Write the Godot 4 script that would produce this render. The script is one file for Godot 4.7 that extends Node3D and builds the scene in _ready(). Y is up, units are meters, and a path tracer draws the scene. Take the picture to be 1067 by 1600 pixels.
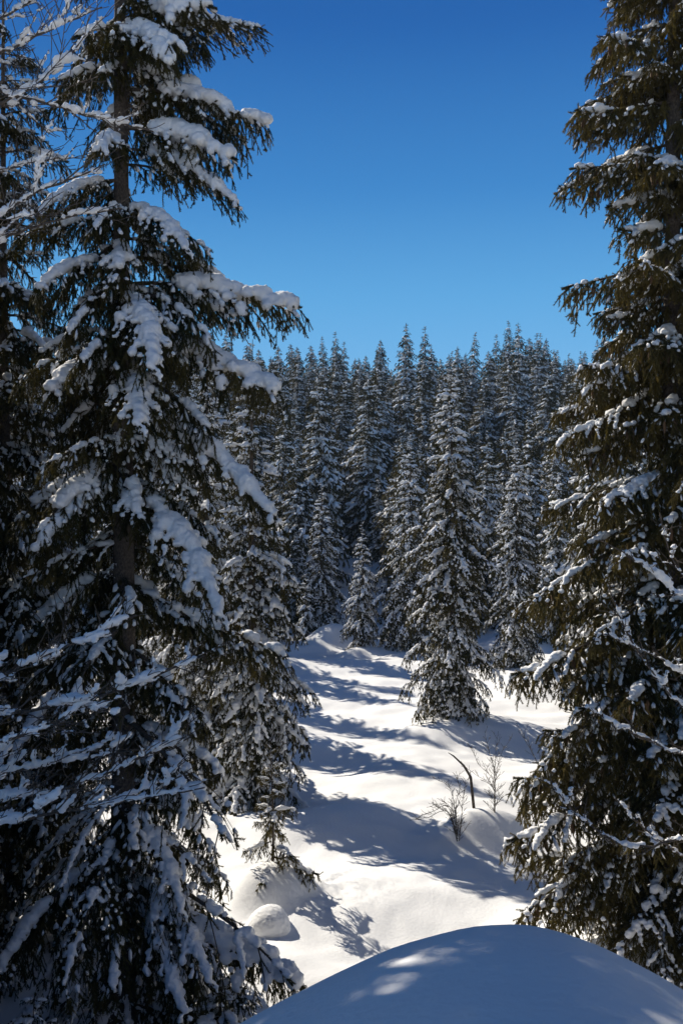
extends Node3D
# A snowy clearing in a spruce forest, backlit by a winter sun from the upper left.
# Units are metres. The floor of the clearing lies near y = 0, the eye stands 6 m above it, looking along -z.

const EYE := 6.0
const FOCAL := 1570.0          # focal length in pixels of the 1067 x 1600 photograph

var used := {}
var noise := FastNoiseLite.new()
var lump := FastNoiseLite.new()
var mounds: Array = []
var m_snow: StandardMaterial3D
var m_ground: StandardMaterial3D
var m_needle: StandardMaterial3D
var m_warm_needle: StandardMaterial3D
var m_bark: StandardMaterial3D
var m_twig: StandardMaterial3D
var m_cone: StandardMaterial3D
var twigs: Array = []          # needle-clad twig templates for each level of detail

# ---------------------------------------------------------------- naming

func numbered(called: String) -> String:
	var k: int = used.get(called, 0)
	used[called] = k + 1
	return called if k == 0 else "%s_%03d" % [called, k]


func thing(called: String, label: String, category: String, at: Vector3, group := "") -> Node3D:
	var o := Node3D.new()
	o.name = numbered(called)
	add_child(o)
	o.position = at
	o.set_meta("label", label)
	o.set_meta("category", category)
	if group:
		o.set_meta("group", group)
	return o


func part(called: String, mesh: Mesh, parent: Node3D, t := Transform3D()) -> MeshInstance3D:
	var o := MeshInstance3D.new()
	o.name = called
	o.mesh = mesh
	o.transform = t
	parent.add_child(o, true)
	return o


func at_pixel(x: float, y: float, d: float) -> Vector3:
	return Vector3((x - 533.5) / FOCAL * d, EYE - (y - 800.0) / FOCAL * d, -d)

# ---------------------------------------------------------------- ground

const PROFILE := [[-400, 6.0], [-30, 5.0], [-3, 4.3], [1.5, 4.15], [3.4, 3.6], [4.5, 3.25], [6, 2.5], [8, 1.3], [10, 0.4], [12.5, 0.0], [20, 0.0], [28, 0.0], [38, 0.05], [45, 0.15], [49, 0.6], [56, 2.2], [66, 4.6], [80, 7.7], [95, 10.9], [108, 13.3], [116, 14.3], [126, 14.2], [150, 11.5], [210, 2.0], [420, -8.0]]


func profile(d: float) -> float:
	for i in range(PROFILE.size() - 1):
		var a = PROFILE[i]
		var b = PROFILE[i + 1]
		if d <= b[0]:
			var before = PROFILE[maxi(i - 1, 0)]
			var after = PROFILE[mini(i + 2, PROFILE.size() - 1)]
			var t: float = clampf((d - a[0]) / float(b[0] - a[0]), 0.0, 1.0)
			var w := float(b[0] - a[0])
			var ma: float = (b[1] - before[1]) / maxf(float(b[0] - before[0]), 0.01) * w
			var mb: float = (after[1] - a[1]) / maxf(float(after[0] - a[0]), 0.01) * w
			var t2 := t * t
			var t3 := t2 * t
			return (2 * t3 - 3 * t2 + 1) * a[1] + (t3 - 2 * t2 + t) * ma + (-2 * t3 + 3 * t2) * b[1] + (t3 - t2) * mb
	return -8.0


func height(x: float, d: float) -> float:
	var h := profile(d)
	var flat := smoothstep(6.0, 13.0, d)
	h += flat * (0.26 * noise.get_noise_2d(x * 2.6, d * 3.6) + 0.06 * noise.get_noise_2d(x * 9.0 + 40.0, d * 12.0))
	h += flat * 0.012 * noise.get_noise_2d(x * 34.0 + 9.0, d * 40.0)
	if absf(x + 0.4) < 3.0 and absf(d - 15.9) < 3.0:
		h += 0.07 * exp(-((x + 0.4) ** 2 + (d - 15.9) ** 2) / 0.9) * noise.get_noise_2d(x * 70.0, d * 70.0)
	h += 0.006 * noise.get_noise_2d(x * 30.0 + 70.0, d * 30.0)
	# the smooth hummock in the foreground
	var dx := x - 0.74
	var sx := 1.46 if dx < 0.0 else 1.2
	var sd := 1.7 if d > 4.5 else 2.6
	h += 0.9 * exp(-(dx / sx) ** 2 - ((d - 4.5) / sd) ** 2)
	for m in mounds:
		var q: float = ((x - m[0]) ** 2 + ((d - m[1]) * m[4]) ** 2) / (m[2] * m[2])
		if q < 5.0:
			h += m[3] * exp(-q * q * 0.35 - q * 0.75)
	h += 1.6 * smoothstep(80.0, 110.0, d) * noise.get_noise_2d(x * 0.55 + 20.0, d * 0.4)
	# the sides of the valley rise a little into the forest
	h += 0.035 * maxf(absf(x) - 9.0, 0.0) * smoothstep(8.0, 30.0, d) if absf(x) < 60.0 else 1.8 * smoothstep(8.0, 30.0, d)
	return h


func on_ground(x: float, z: float, sink := 0.08) -> Vector3:
	return Vector3(x, height(x, -z) - sink, z)


func build_ground() -> void:
	var xs := PackedFloat32Array()
	var ds := PackedFloat32Array()
	var x := 0.0
	var step := 0.075
	var half := PackedFloat32Array()
	while x < 420.0:
		half.append(x)
		if x > 3.0: step *= 1.035
		x += step
	for i in range(half.size() - 1, 0, -1):
		xs.append(-half[i])
	xs.append_array(half)
	var d := -60.0
	while d < 410.0:
		ds.append(d)
		if d < 0.0: d += clampf(-d * 0.12, 0.2, 8.0)
		elif d < 9.0: d += 0.08
		elif d < 46.0: d += 0.085 + (d - 9.0) * 0.0035
		else: d += 0.22 + (d - 46.0) * 0.03
	var v := PackedVector3Array()
	var nx := xs.size()
	for dd in ds:
		for xx in xs:
			v.append(Vector3(xx, height(xx, dd), -dd))
	var n := PackedVector3Array()
	n.resize(v.size())
	var ix := PackedInt32Array()
	for j in ds.size():
		for i in nx:
			var l := v[j * nx + maxi(i - 1, 0)]
			var r := v[j * nx + mini(i + 1, nx - 1)]
			var f := v[mini(j + 1, ds.size() - 1) * nx + i]
			var b := v[maxi(j - 1, 0) * nx + i]
			n[j * nx + i] = (r - l).cross(f - b).normalized()
			if i < nx - 1 and j < ds.size() - 1:
				var a := j * nx + i
				ix.append_array([a, a + nx, a + 1, a + 1, a + nx, a + nx + 1])
	var mesh := indexed(v, n, ix, m_ground)
	var o := MeshInstance3D.new()
	o.name = "snow_ground"
	o.mesh = mesh
	add_child(o)
	o.set_meta("kind", "structure")
	o.set_meta("label", "deep undulating snow over the clearing, the hillside and the near hummock")

# ---------------------------------------------------------------- meshes

func indexed(v: PackedVector3Array, n: PackedVector3Array, ix: PackedInt32Array, m: Material) -> ArrayMesh:
	var a := []
	a.resize(Mesh.ARRAY_MAX)
	a[Mesh.ARRAY_VERTEX] = v
	a[Mesh.ARRAY_NORMAL] = n
	a[Mesh.ARRAY_INDEX] = ix
	var mesh := ArrayMesh.new()
	mesh.add_surface_from_arrays(Mesh.PRIMITIVE_TRIANGLES, a)
	mesh.surface_set_material(0, m)
	return mesh


func loose(v: PackedVector3Array, c: PackedColorArray, m: Material, n := PackedVector3Array(), into: ArrayMesh = null) -> ArrayMesh:
	var a := []
	a.resize(Mesh.ARRAY_MAX)
	a[Mesh.ARRAY_VERTEX] = v
	if c.size(): a[Mesh.ARRAY_COLOR] = c
	if n.size(): a[Mesh.ARRAY_NORMAL] = n
	var mesh := into if into else ArrayMesh.new()
	mesh.add_surface_from_arrays(Mesh.PRIMITIVE_TRIANGLES, a)
	mesh.surface_set_material(mesh.get_surface_count() - 1, m)
	return mesh


class Tube:                    # collects swept tubes with smooth normals, unindexed
	var v := PackedVector3Array()
	var n := PackedVector3Array()

	func add(path: PackedVector3Array, radii: PackedFloat32Array, sides: int, wobble := 0.0, rng: RandomNumberGenerator = null) -> void:
		var rings: Array = []
		var norms: Array = []
		var side := Vector3.FORWARD
		for i in path.size():
			var t := (path[mini(i + 1, path.size() - 1)] - path[maxi(i - 1, 0)]).normalized()
			if absf(t.dot(side)) > 0.9: side = Vector3.UP if absf(t.y) < 0.8 else Vector3.RIGHT
			side = (side - t * side.dot(t)).normalized()
			var up := t.cross(side)
			var ring := PackedVector3Array()
			var nor := PackedVector3Array()
			for k in sides:
				var a := TAU * k / sides
				var o := side * cos(a) + up * sin(a)
				var r := radii[i]
				if rng: r *= 1.0 + wobble * rng.randf_range(-1, 1)
				ring.append(path[i] + o * r)
				nor.append(o)
			rings.append(ring)
			norms.append(nor)
		for i in path.size() - 1:
			for k in sides:
				var k2 := (k + 1) % sides
				v.append_array([rings[i][k], rings[i + 1][k], rings[i][k2], rings[i][k2], rings[i + 1][k], rings[i + 1][k2]])
				n.append_array([norms[i][k], norms[i + 1][k], norms[i][k2], norms[i][k2], norms[i + 1][k], norms[i + 1][k2]])


class Snow:                    # a field of soft flattened balls, meshed with surface nets
	var at := PackedVector3Array()
	var size := PackedFloat32Array()

	func ball(p: Vector3, r: float) -> void:
		at.append(p)
		size.append(r)

	# [vertices, normals, indices]
	func net(cell: float, bumps: FastNoiseLite, bump := 0.02, squash := 0.8) -> Array:
		var none := [PackedVector3Array(), PackedVector3Array(), PackedInt32Array()]
		if at.is_empty(): return none
		var lo := at[0]
		var hi := at[0]
		for i in at.size():
			var e := Vector3.ONE * size[i]
			lo = lo.min(at[i] - e)
			hi = hi.max(at[i] + e)
		lo -= Vector3.ONE * cell * 2.0
		var nx := int((hi.x - lo.x) / cell) + 4
		var ny := int((hi.y - lo.y) / cell) + 4
		var nz := int((hi.z - lo.z) / cell) + 4
		var f := PackedFloat32Array()
		f.resize(nx * ny * nz)
		var sx := 1
		var sy := nx
		var sz := nx * ny
		var inv_sq := 1.0 / (squash * squash)
		for b in at.size():
			var p := (at[b] - lo) / cell
			var r := size[b] / cell
			var inv := 1.0 / (r * r)
			var ry := r * squash
			for k in range(int(p.z - r) + 1, int(p.z + r) + 1):
				var dz := (k - p.z) * (k - p.z)
				for j in range(int(p.y - ry) + 1, int(p.y + ry) + 1):
					var dyz := dz + (j - p.y) * (j - p.y) * inv_sq
					var w := r * r - dyz
					if w <= 0.0: continue
					w = sqrt(w)
					var row := k * sz + j * sy
					for i in range(int(p.x - w) + 1, int(p.x + w) + 1):
						var g := 1.0 - (dyz + (i - p.x) * (i - p.x)) * inv
						f[row + i] += g * g
		var level := 0.36
		var id := PackedInt32Array()
		id.resize(f.size())
		id.fill(-1)
		var v := PackedVector3Array()
		var n := PackedVector3Array()
		var cells := PackedInt32Array()
		for k in nz - 1:
			for j in ny - 1:
				var base := k * sz + j * sy
				for i in nx - 1:
					var o := base + i
					var a := f[o]
					var b := f[o + 1]
					var c := f[o + sy]
					var d := f[o + sy + 1]
					var e := f[o + sz]
					var g := f[o + sz + 1]
					var h := f[o + sz + sy]
					var l := f[o + sz + sy + 1]
					var s := int(a > level) + int(b > level) + int(c > level) + int(d > level) + int(e > level) + int(g > level) + int(h > level) + int(l > level)
					if s == 0 or s == 8: continue
					var sum := Vector3.ZERO
					var cnt := 0
					if (a > level) != (b > level):
						sum += Vector3((level - a) / (b - a), 0, 0); cnt += 1
					if (c > level) != (d > level):
						sum += Vector3((level - c) / (d - c), 1, 0); cnt += 1
					if (e > level) != (g > level):
						sum += Vector3((level - e) / (g - e), 0, 1); cnt += 1
					if (h > level) != (l > level):
						sum += Vector3((level - h) / (l - h), 1, 1); cnt += 1
					if (a > level) != (c > level):
						sum += Vector3(0, (level - a) / (c - a), 0); cnt += 1
					if (b > level) != (d > level):
						sum += Vector3(1, (level - b) / (d - b), 0); cnt += 1
					if (e > level) != (h > level):
						sum += Vector3(0, (level - e) / (h - e), 1); cnt += 1
					if (g > level) != (l > level):
						sum += Vector3(1, (level - g) / (l - g), 1); cnt += 1
					if (a > level) != (e > level):
						sum += Vector3(0, 0, (level - a) / (e - a)); cnt += 1
					if (b > level) != (g > level):
						sum += Vector3(1, 0, (level - b) / (g - b)); cnt += 1
					if (c > level) != (h > level):
						sum += Vector3(0, 1, (level - c) / (h - c)); cnt += 1
					if (d > level) != (l > level):
						sum += Vector3(1, 1, (level - d) / (l - d)); cnt += 1
					var grad := Vector3((b + d + g + l) - (a + c + e + h), (c + d + h + l) - (a + b + e + g), (e + g + h + l) - (a + b + c + d))
					var nn := -grad.normalized()
					var p := lo + (Vector3(i, j, k) + sum / cnt) * cell
					p += nn * bump * (bumps.get_noise_3dv(p * 15.0) + 0.55 * bumps.get_noise_3dv(p * 37.0))
					id[o] = v.size()
					v.append(p)
					n.append(nn)
					cells.append(o)
		var ix := PackedInt32Array()
		for o in cells:
			var a := f[o] > level
			for axis in 3:
				var s := sx if axis == 0 else sy if axis == 1 else sz
				if a == (f[o + s] > level): continue
				var u := sy if axis == 0 else sz if axis == 1 else sx
				var w := sz if axis == 0 else sx if axis == 1 else sy
				if o - u - w < 0: continue
				var q0 := id[o]
				var q1 := id[o - u]
				var q2 := id[o - u - w]
				var q3 := id[o - w]
				if q0 < 0 or q1 < 0 or q2 < 0 or q3 < 0: continue
				if a: ix.append_array([q0, q2, q1, q0, q3, q2])
				else: ix.append_array([q0, q1, q2, q0, q2, q3])
		# normals follow the bumps: average them from the faces
		var sm := PackedVector3Array()
		sm.resize(v.size())
		for t in range(0, ix.size(), 3):
			var q := (v[ix[t + 2]] - v[ix[t]]).cross(v[ix[t + 1]] - v[ix[t]])
			sm[ix[t]] += q
			sm[ix[t + 1]] += q
			sm[ix[t + 2]] += q
		for i in sm.size():
			var q := sm[i].normalized()
			n[i] = q if q.dot(n[i]) > 0.0 else -q if q.dot(n[i]) < -0.3 else n[i]
		return [v, n, ix]

# ---------------------------------------------------------------- spruce branches

func make_twigs() -> void:
	var rng := RandomNumberGenerator.new()
	rng.seed = 71
	# [needles, length along the twig, half width]
	for spec in [[54, 0.13, 0.15], [20, 0.22, 0.34], [7, 0.45, 0.75]]:
		var forms := []
		for k in 4:
			var v := PackedVector3Array()
			for i in 3:
				var a := TAU * i / 3.0
				var b := TAU * (i + 1) / 3.0
				var p := Vector3(0, cos(a), sin(a)) * 0.26
				var q := Vector3(0, cos(b), sin(b)) * 0.26
				var far_p := Vector3(0.97, p.y * 0.7, p.z * 0.7)
				var far_q := Vector3(0.97, q.y * 0.7, q.z * 0.7)
				v.append_array([p, far_p, q, q, far_p, far_q])
			for i in int(spec[0]):
				var t: float = (i + rng.randf()) / spec[0] * 0.95
				var a := rng.randf() * TAU
				var o := Vector3(0, cos(a), sin(a))
				var w := Vector3(0, -sin(a), cos(a)) * float(spec[2])
				var full := rng.randf_range(0.75, 1.15) * (1.0 if t < 0.86 else 0.85)
				var p := Vector3(t, 0, 0) + o * 0.12
				v.append_array([p + w, p + o * full + Vector3(spec[1] * rng.randf_range(0.6, 1.2), 0, 0), p - w])
			forms.append(v)
		twigs.append(forms)


var crumb_v: Array = []
var crumb_n: Array = []


# small uneven lumps of snow
func make_crumbs() -> void:
	for k in 4:
		var at := func(i: int, j: int) -> Vector3:
			var a := TAU * (i % 6) / 6.0
			var e := PI * (j / 3.0 - 0.5)
			var p := Vector3(cos(e) * cos(a), sin(e), cos(e) * sin(a))
			return p * (1.0 + 0.9 * lump.get_noise_3dv(p * 1.3 + Vector3(k * 9.0, 0, 0)))
		var v := PackedVector3Array()
		var n := PackedVector3Array()
		for j in 3:
			for i in 6:
				var q := [at.call(i, j), at.call(i + 1, j), at.call(i + 1, j + 1), at.call(i, j + 1)]
				for c in [0, 1, 2, 0, 2, 3]:
					if (j == 0 and c == 1 and false): continue
					v.append(q[c])
					n.append(q[c].normalized())
		crumb_v.append(v)
		crumb_n.append(n)


func crumb(b: Branch, from: Vector3, to: Vector3, r: float, rng: RandomNumberGenerator) -> void:
	var steep := absf((to - from).normalized().y)
	# snow lies in patches, and slides off what hangs straight down
	if steep > 0.9 or lump.get_noise_3dv(from * 3.5 + Vector3(r * 900.0, b.length * 31.0, 0)) < -0.02 + 0.3 * maxf(steep - 0.5, 0.0): return
	var x := (to - from) * rng.randf_range(0.3, 0.62) * (1.0 - 0.35 * steep)
	var z := x.cross(Vector3.UP).normalized()
	var y := z.cross(x).normalized()
	if y.y < 0.0: y = -y
	var k := rng.randi() % 4
	var size_of := r * rng.randf_range(0.5, 1.4)
	var t := Transform3D(Basis(x, y * size_of * 0.8, z * size_of), from.lerp(to, rng.randf_range(0.4, 0.7)) + Vector3(0, size_of * 0.55, 0))
	b.crumb_v.append_array(t * crumb_v[k])
	b.crumb_n.append_array(Transform3D(Basis(x.normalized(), y, z), Vector3.ZERO) * crumb_n[k])


class Branch:
	var crumb_v := PackedVector3Array()
	var crumb_n := PackedVector3Array()
	var crumbs: ArrayMesh
	var length: float
	var chord: Vector3         # from root to tip
	var wood_v := PackedVector3Array()
	var wood_n := PackedVector3Array()
	var leaf_v := PackedVector3Array()
	var leaf_c := PackedColorArray()
	var snow_v := PackedVector3Array()
	var snow_n := PackedVector3Array()
	var wood: ArrayMesh
	var leaf: ArrayMesh
	var snow: ArrayMesh
	var both: ArrayMesh
	var cones: ArrayMesh


func clad(b: Branch, from: Vector3, to: Vector3, thick: float, tone: Color, lod: int, rng: RandomNumberGenerator) -> void:
	var d := to - from
	var side := d.cross(Vector3(rng.randf_range(-1, 1), rng.randf_range(-1, 1), rng.randf_range(-1, 1))).normalized()
	var up := d.normalized().cross(side)
	var form: PackedVector3Array = twigs[lod][rng.randi() % 4]
	b.leaf_v.append_array(Transform3D(Basis(d, side * thick, up * thick), from) * form)
	var c := PackedColorArray()
	c.resize(form.size())
	c.fill(tone)
	b.leaf_c.append_array(c)


# st: a, b, c curve of the spine; sec spacing of side twigs; reach their length; hang; warm; snow size, cover, start; bare
func make_branch(seed_of: int, L: float, st: Dictionary, lod: int) -> Branch:
	var rng := RandomNumberGenerator.new()
	rng.seed = seed_of
	var b := Branch.new()
	b.length = L
	var tube := Tube.new()
	var snow := Snow.new()
	var ph := rng.randf() * TAU
	var a: float = st.a + rng.randf_range(-0.06, 0.06)
	var bb: float = st.b + rng.randf_range(-0.08, 0.08)
	var cc: float = st.c + rng.randf_range(-0.05, 0.05)
	var spine := func(t: float) -> Vector3: return Vector3(L * t * (1.0 - 0.12 * t * absf(bb)), L * (a * t + bb * t * t + cc * t * t * t), L * 0.05 * sin(t * 4.0 + ph) * t)
	b.chord = spine.call(1.0)
	var path := PackedVector3Array()
	var radii := PackedFloat32Array()
	var rings := 9 if lod == 0 else 5
	for i in rings + 1:
		path.append(spine.call(float(i) / rings))
		radii.append((0.011 + 0.0085 * L) * (1.0 - 0.85 * i / rings))
	if lod < 2: tube.add(path, radii, 5 if lod == 0 else 3)
	var thick: float = [0.021, 0.027, 0.05][lod]
	var seg: float = [0.085, 0.12, 0.24][lod]
	var hang: float = st.hang
	var warm: float = st.warm
	var r0: float = st.snow
	var cover: float = st.cover
	var bare: float = st.get("bare", 0.0)
	var crumbs: float = st.get("crumb", 0.3)
	var fine: float = st.get("fine", 1.0)
	var cell: float = [0.021, 0.028, 0.056][lod]
	if lod < 2: cell = minf(cell, r0 * 0.26)
	# snow along the spine
	var t := float(st.start)
	while t < 1.0:
		var p: Vector3 = spine.call(t)
		var r: float = r0 * (0.72 + 0.5 * noise.get_noise_1d(t * L * 210.0 + seed_of * 37.0)) * (0.55 + 0.6 * sin(PI * clampf(0.12 + 0.8 * t, 0.0, 1.0)))
		var keep := noise.get_noise_1d(t * L * 42.0 + seed_of * 37.0) + cover * 1.1 - 0.36
		r *= clampf(0.75 + keep * 1.6, 0.4, 1.1)
		if lod == 2: r = maxf(r, cell * 1.6)
		if keep > (-0.12 if lod == 2 else 0.0) and r > cell * 1.5:
			snow.ball(p + Vector3(0, r * 0.42, r * rng.randf_range(-0.3, 0.3)), r)
		t += maxf(r0 * 0.32, cell * 0.8) / L
	t = 0.1
	var side := 1.0 if rng.randf() < 0.5 else -1.0
	var pace: float = st.sec * [1.0, 1.5, 2.6][lod]
	while t < 0.995:
		var base: Vector3 = spine.call(t)
		var tang: Vector3 = (spine.call(minf(t + 0.03, 1.0)) - spine.call(t - 0.03)).normalized()
		var ls: float = L * float(st.reach) * pow(sin(PI * (0.06 + 0.9 * pow(t, 0.72))), 0.8) * rng.randf_range(0.65, 1.15) + 0.05
		var ang := deg_to_rad(rng.randf_range(42, 66) * (1.0 - 0.35 * t))
		var dir := (tang * cos(ang) + Vector3(0, 0, side) * sin(ang) + Vector3(0, rng.randf_range(-0.28, 0.08), 0)).normalized()
		var sag: float = float(st.sag) * rng.randf_range(0.6, 1.3)
		var tone_t := clampf(warm + rng.randf_range(-0.35, 0.35), 0.0, 1.0)
		var tone := Color(0.040, 0.043, 0.018).lerp(Color(0.15, 0.122, 0.046), tone_t) * rng.randf_range(0.75, 1.3)
		tone.a = 1.0
		var steps := maxi(1, int(round(ls / seg)))
		var q := base
		var sec_path := PackedVector3Array([q])
		for k in steps:
			var s := (k + 1.0) / steps
			var e := base + dir * ls * s + Vector3(0, -sag * ls * s * s, 0)
			sec_path.append(e)
			if rng.randf() >= bare:
				clad(b, q, q + (e - q) * 1.3, thick * (1.0 if k < steps - 1 else 0.8), tone, lod, rng)
			if rng.randf() < crumbs: crumb(b, q, e, thick * 1.1 * fine, rng)
			# twigs off the side twig: spread flat, then hanging
			if rng.randf() >= bare:
				for sgn in [-1.0, 1.0]:
					if lod == 2 and rng.randf() < 0.45: continue
					var lat := (e - q).normalized().cross(Vector3.UP).normalized() * float(sgn)
					var go := ((e - q).normalized() * 0.7 + lat * 0.55 + Vector3(0, -0.25 - hang * 0.85, 0)).normalized()
					var ll: float = (0.05 + 0.09 * (1.0 - 0.6 * s) + 0.05 * hang) * rng.randf_range(0.7, 1.3) * [1.0, 1.25, 1.9][lod]
					clad(b, e, e + go * ll, thick * 0.9, tone * rng.randf_range(0.8, 1.2), lod, rng)
					if rng.randf() < crumbs * 0.75: crumb(b, e, e + go * ll, thick * fine, rng)
				# a few shoots stick up through the snow
				if lod < 2 and rng.randf() < 0.22:
					var upward := ((e - q).normalized() * 0.9 + Vector3(rng.randf_range(-0.5, 0.5), rng.randf_range(0.3, 0.9), rng.randf_range(-0.5, 0.5))).normalized()
					clad(b, e, e + upward * rng.randf_range(0.05, 0.1), thick * 0.85, tone, lod, rng)
				# pendulous twigs of the curtain under the branch: short shoots strung along a hanging cord
				if rng.randf() < hang * (1.0 if lod < 2 else 0.6):
					var len_h: float = rng.randf_range(0.07, 0.27) * (0.5 + hang * 0.8) * [1.0, 1.1, 1.3][lod]
					var w := Vector3(rng.randf_range(-0.35, 0.35), -1.0, rng.randf_range(-0.3, 0.3)).normalized()
					var at := q.lerp(e, rng.randf())
					while len_h > 0.02:
						var piece := minf(len_h, rng.randf_range(0.06, 0.1)) if lod < 2 else len_h
						var next := at + w * piece
						clad(b, at, next, thick * 0.95, tone * rng.randf_range(0.8, 1.1), lod, rng)
						if lod < 2 and rng.randf() < 0.75:
							var off := (w * 0.8 + Vector3(rng.randf_range(-1, 1), 0.1, rng.randf_range(-1, 1)) * 0.8).normalized()
							clad(b, at, at + off * rng.randf_range(0.04, 0.075), thick * 0.85, tone, lod, rng)
						w = (w + Vector3(rng.randf_range(-0.25, 0.25), -0.2, rng.randf_range(-0.25, 0.25))).normalized()
						at = next
						len_h -= piece
			q = e
		if lod == 0 and ls > 0.12:
			var rr := PackedFloat32Array()
			for k in sec_path.size(): rr.append(lerpf(0.0065, 0.002, float(k) / (sec_path.size() - 1)))
			tube.add(sec_path, rr, 3)
		# snow on the side twig
		var side_keep := cover + 0.55 * noise.get_noise_2d(t * L * 130.0 + seed_of * 11.0, side * 90.0)
		if rng.randf() < side_keep * 1.15 and t > float(st.start) * 0.8:
			var far := rng.randf_range(0.4, 0.98)
			var fat := rng.randf_range(0.55, 1.25)
			var s := rng.randf_range(0.0, 0.25)
			while s < far:
				var p := base + dir * ls * s + Vector3(0, -sag * ls * s * s, 0)
				var r: float = r0 * (0.62 + 0.4 * noise.get_noise_2d(s * ls * 260.0, seed_of * 19.0 + t * 900.0)) * (1.0 - 0.3 * s) * fat
				if lod == 2: r = maxf(r, cell * 1.5)
				if r > cell * 1.45 and noise.get_noise_2d(s * ls * 420.0 + t * 500.0, seed_of * 7.0) > -0.2: snow.ball(p + Vector3(rng.randf_range(-0.3, 0.3) * r, r * 0.36, rng.randf_range(-0.3, 0.3) * r), r)
				s += maxf(r * 0.5, cell) / ls
		side = -side
		t += pace / L * rng.randf_range(0.7, 1.3)
	# the tip
	if bare < 0.9:
		for k in 4:
			var tang: Vector3 = (spine.call(1.0) - spine.call(0.92)).normalized()
			clad(b, spine.call(0.97), spine.call(0.97) + (tang + Vector3(rng.randf_range(-0.2, 0.2), rng.randf_range(-0.45, 0.2), rng.randf_range(-0.6, 0.6))).normalized() * minf(0.11, L * 0.16), thick, Color(0.05, 0.05, 0.022), lod, rng)
		if lod == 0:
			var s := 0.15
			while s < 1.0:
				clad(b, spine.call(s), spine.call(s + 0.06), thick * 1.1, Color(0.035, 0.036, 0.02), lod, rng)
				s += 0.05
	if st.get("cones", 0) > 0 and L > 0.8:
		var ct := Tube.new()
		for k in int(st.cones):
			var p: Vector3 = spine.call(rng.randf_range(0.6, 0.98)) + Vector3(0, -0.05, rng.randf_range(-0.12, 0.12))
			var cone := PackedVector3Array()
			var cr := PackedFloat32Array()
			for i in 6:
				cone.append(p + Vector3(0.006 * i * sin(k), -0.024 * i, 0.0))
				cr.append([0.004, 0.015, 0.019, 0.018, 0.014, 0.004][i])
			ct.add(cone, cr, 6, 0.12, rng)
		b.cones = loose(ct.v, PackedColorArray(), m_cone, ct.n)
	b.wood_v = tube.v
	b.wood_n = tube.n
	var needle := m_warm_needle if warm > 0.5 else m_needle
	var net := snow.net(cell, lump, 0.016 if lod < 2 else 0.03, 0.85 if lod < 2 else 0.75)
	if lod < 2:
		b.wood = loose(tube.v, PackedColorArray(), m_bark, tube.n)
		if b.leaf_v.size(): b.leaf = loose(b.leaf_v, b.leaf_c, needle)
		if net[0].size(): one_load(b, net)
		if b.crumb_v.size(): b.crumbs = loose(b.crumb_v, PackedColorArray(), m_snow, b.crumb_n)
		if lod == 1:
			b.both = loose(tube.v, PackedColorArray(), m_bark, tube.n)
			if b.leaf_v.size(): b.both = loose(b.leaf_v, b.leaf_c, needle, PackedVector3Array(), b.both)
	if lod > 0:
		for i in net[2]:
			b.snow_v.append(net[0][i])
			b.snow_n.append(net[1][i])
		b.snow_v.append_array(b.crumb_v)
		b.snow_n.append_array(b.crumb_n)
	return b


# the largest piece of the snow is the load; smaller ones that lie apart from it join the crumbs
func one_load(b: Branch, net: Array) -> void:
	var n: int = net[0].size()
	var up := PackedInt32Array()
	for i in n: up.append(i)
	var ix: PackedInt32Array = net[2]
	for t in range(0, ix.size(), 3):
		for c in [1, 2]:
			var p := ix[t]
			var q := ix[t + c]
			while up[p] != p:
				up[p] = up[up[p]]
				p = up[p]
			while up[q] != q:
				up[q] = up[up[q]]
				q = up[q]
			if p < q: up[q] = p
			else: up[p] = q
	var count := {}
	for i in n:
		var p := i
		while up[p] != p: p = up[p]
		up[i] = p
		count[p] = count.get(p, 0) + 1
	var most := 0
	for p in count:
		if count[p] > count.get(most, 0): most = p
	var main := PackedInt32Array()
	for t in range(0, ix.size(), 3):
		if up[ix[t]] == most:
			main.append_array([ix[t], ix[t + 1], ix[t + 2]])
		else:
			for c in 3:
				b.crumb_v.append(net[0][ix[t + c]])
				b.crumb_n.append(net[1][ix[t + c]])
	var number := PackedInt32Array()
	number.resize(n)
	number.fill(-1)
	var v := PackedVector3Array()
	var m := PackedVector3Array()
	for i in main.size():
		if number[main[i]] < 0:
			number[main[i]] = v.size()
			v.append(net[0][main[i]])
			m.append(net[1][main[i]])
		main[i] = number[main[i]]
	b.snow = indexed(v, m, main, m_snow)


func library(seed_of: int, lengths: Array, each: int, st: Dictionary, lod: int) -> Array:
	var all := []
	for l in lengths:
		for k in each:
			all.append(make_branch(seed_of + all.size() * 101, l, st, lod))
	return all


func pick(lib: Array, l: float, rng: RandomNumberGenerator) -> Branch:
	var best := []
	var gap := 1e9
	for b in lib: gap = minf(gap, absf(log(b.length / l)))
	for b in lib:
		if absf(log(b.length / l)) < gap + 0.01: best.append(b)
	return best[rng.randi() % best.size()]


func branch_at(b: Branch, root: Vector3, yaw: float, pitch: float, size: float) -> Transform3D:
	var basis_of := Basis(Vector3.UP, yaw) * Basis(Vector3(0, 0, 1), pitch)
	return Transform3D(basis_of.scaled(Vector3.ONE * size), root)


func hang_branch(b: Branch, parent: Node3D, t: Transform3D, fine: bool, bearing := true) -> void:
	if fine:
		var o := part("branch", b.wood, parent, t)
		if b.leaf: part("needles", b.leaf, o)
		if b.snow and bearing: part("snow_load", b.snow, o)
		if b.crumbs: part("snow_crumbs", b.crumbs, o).set_meta("kind", "stuff")
		if b.cones: part("cones", b.cones, o).set_meta("kind", "stuff")
	else:
		var o := part("branch", b.both, parent, t)
		if b.snow and bearing: part("snow_load", b.snow, o)
		if b.crumbs: part("snow_crumbs", b.crumbs, o).set_meta("kind", "stuff")


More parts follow.
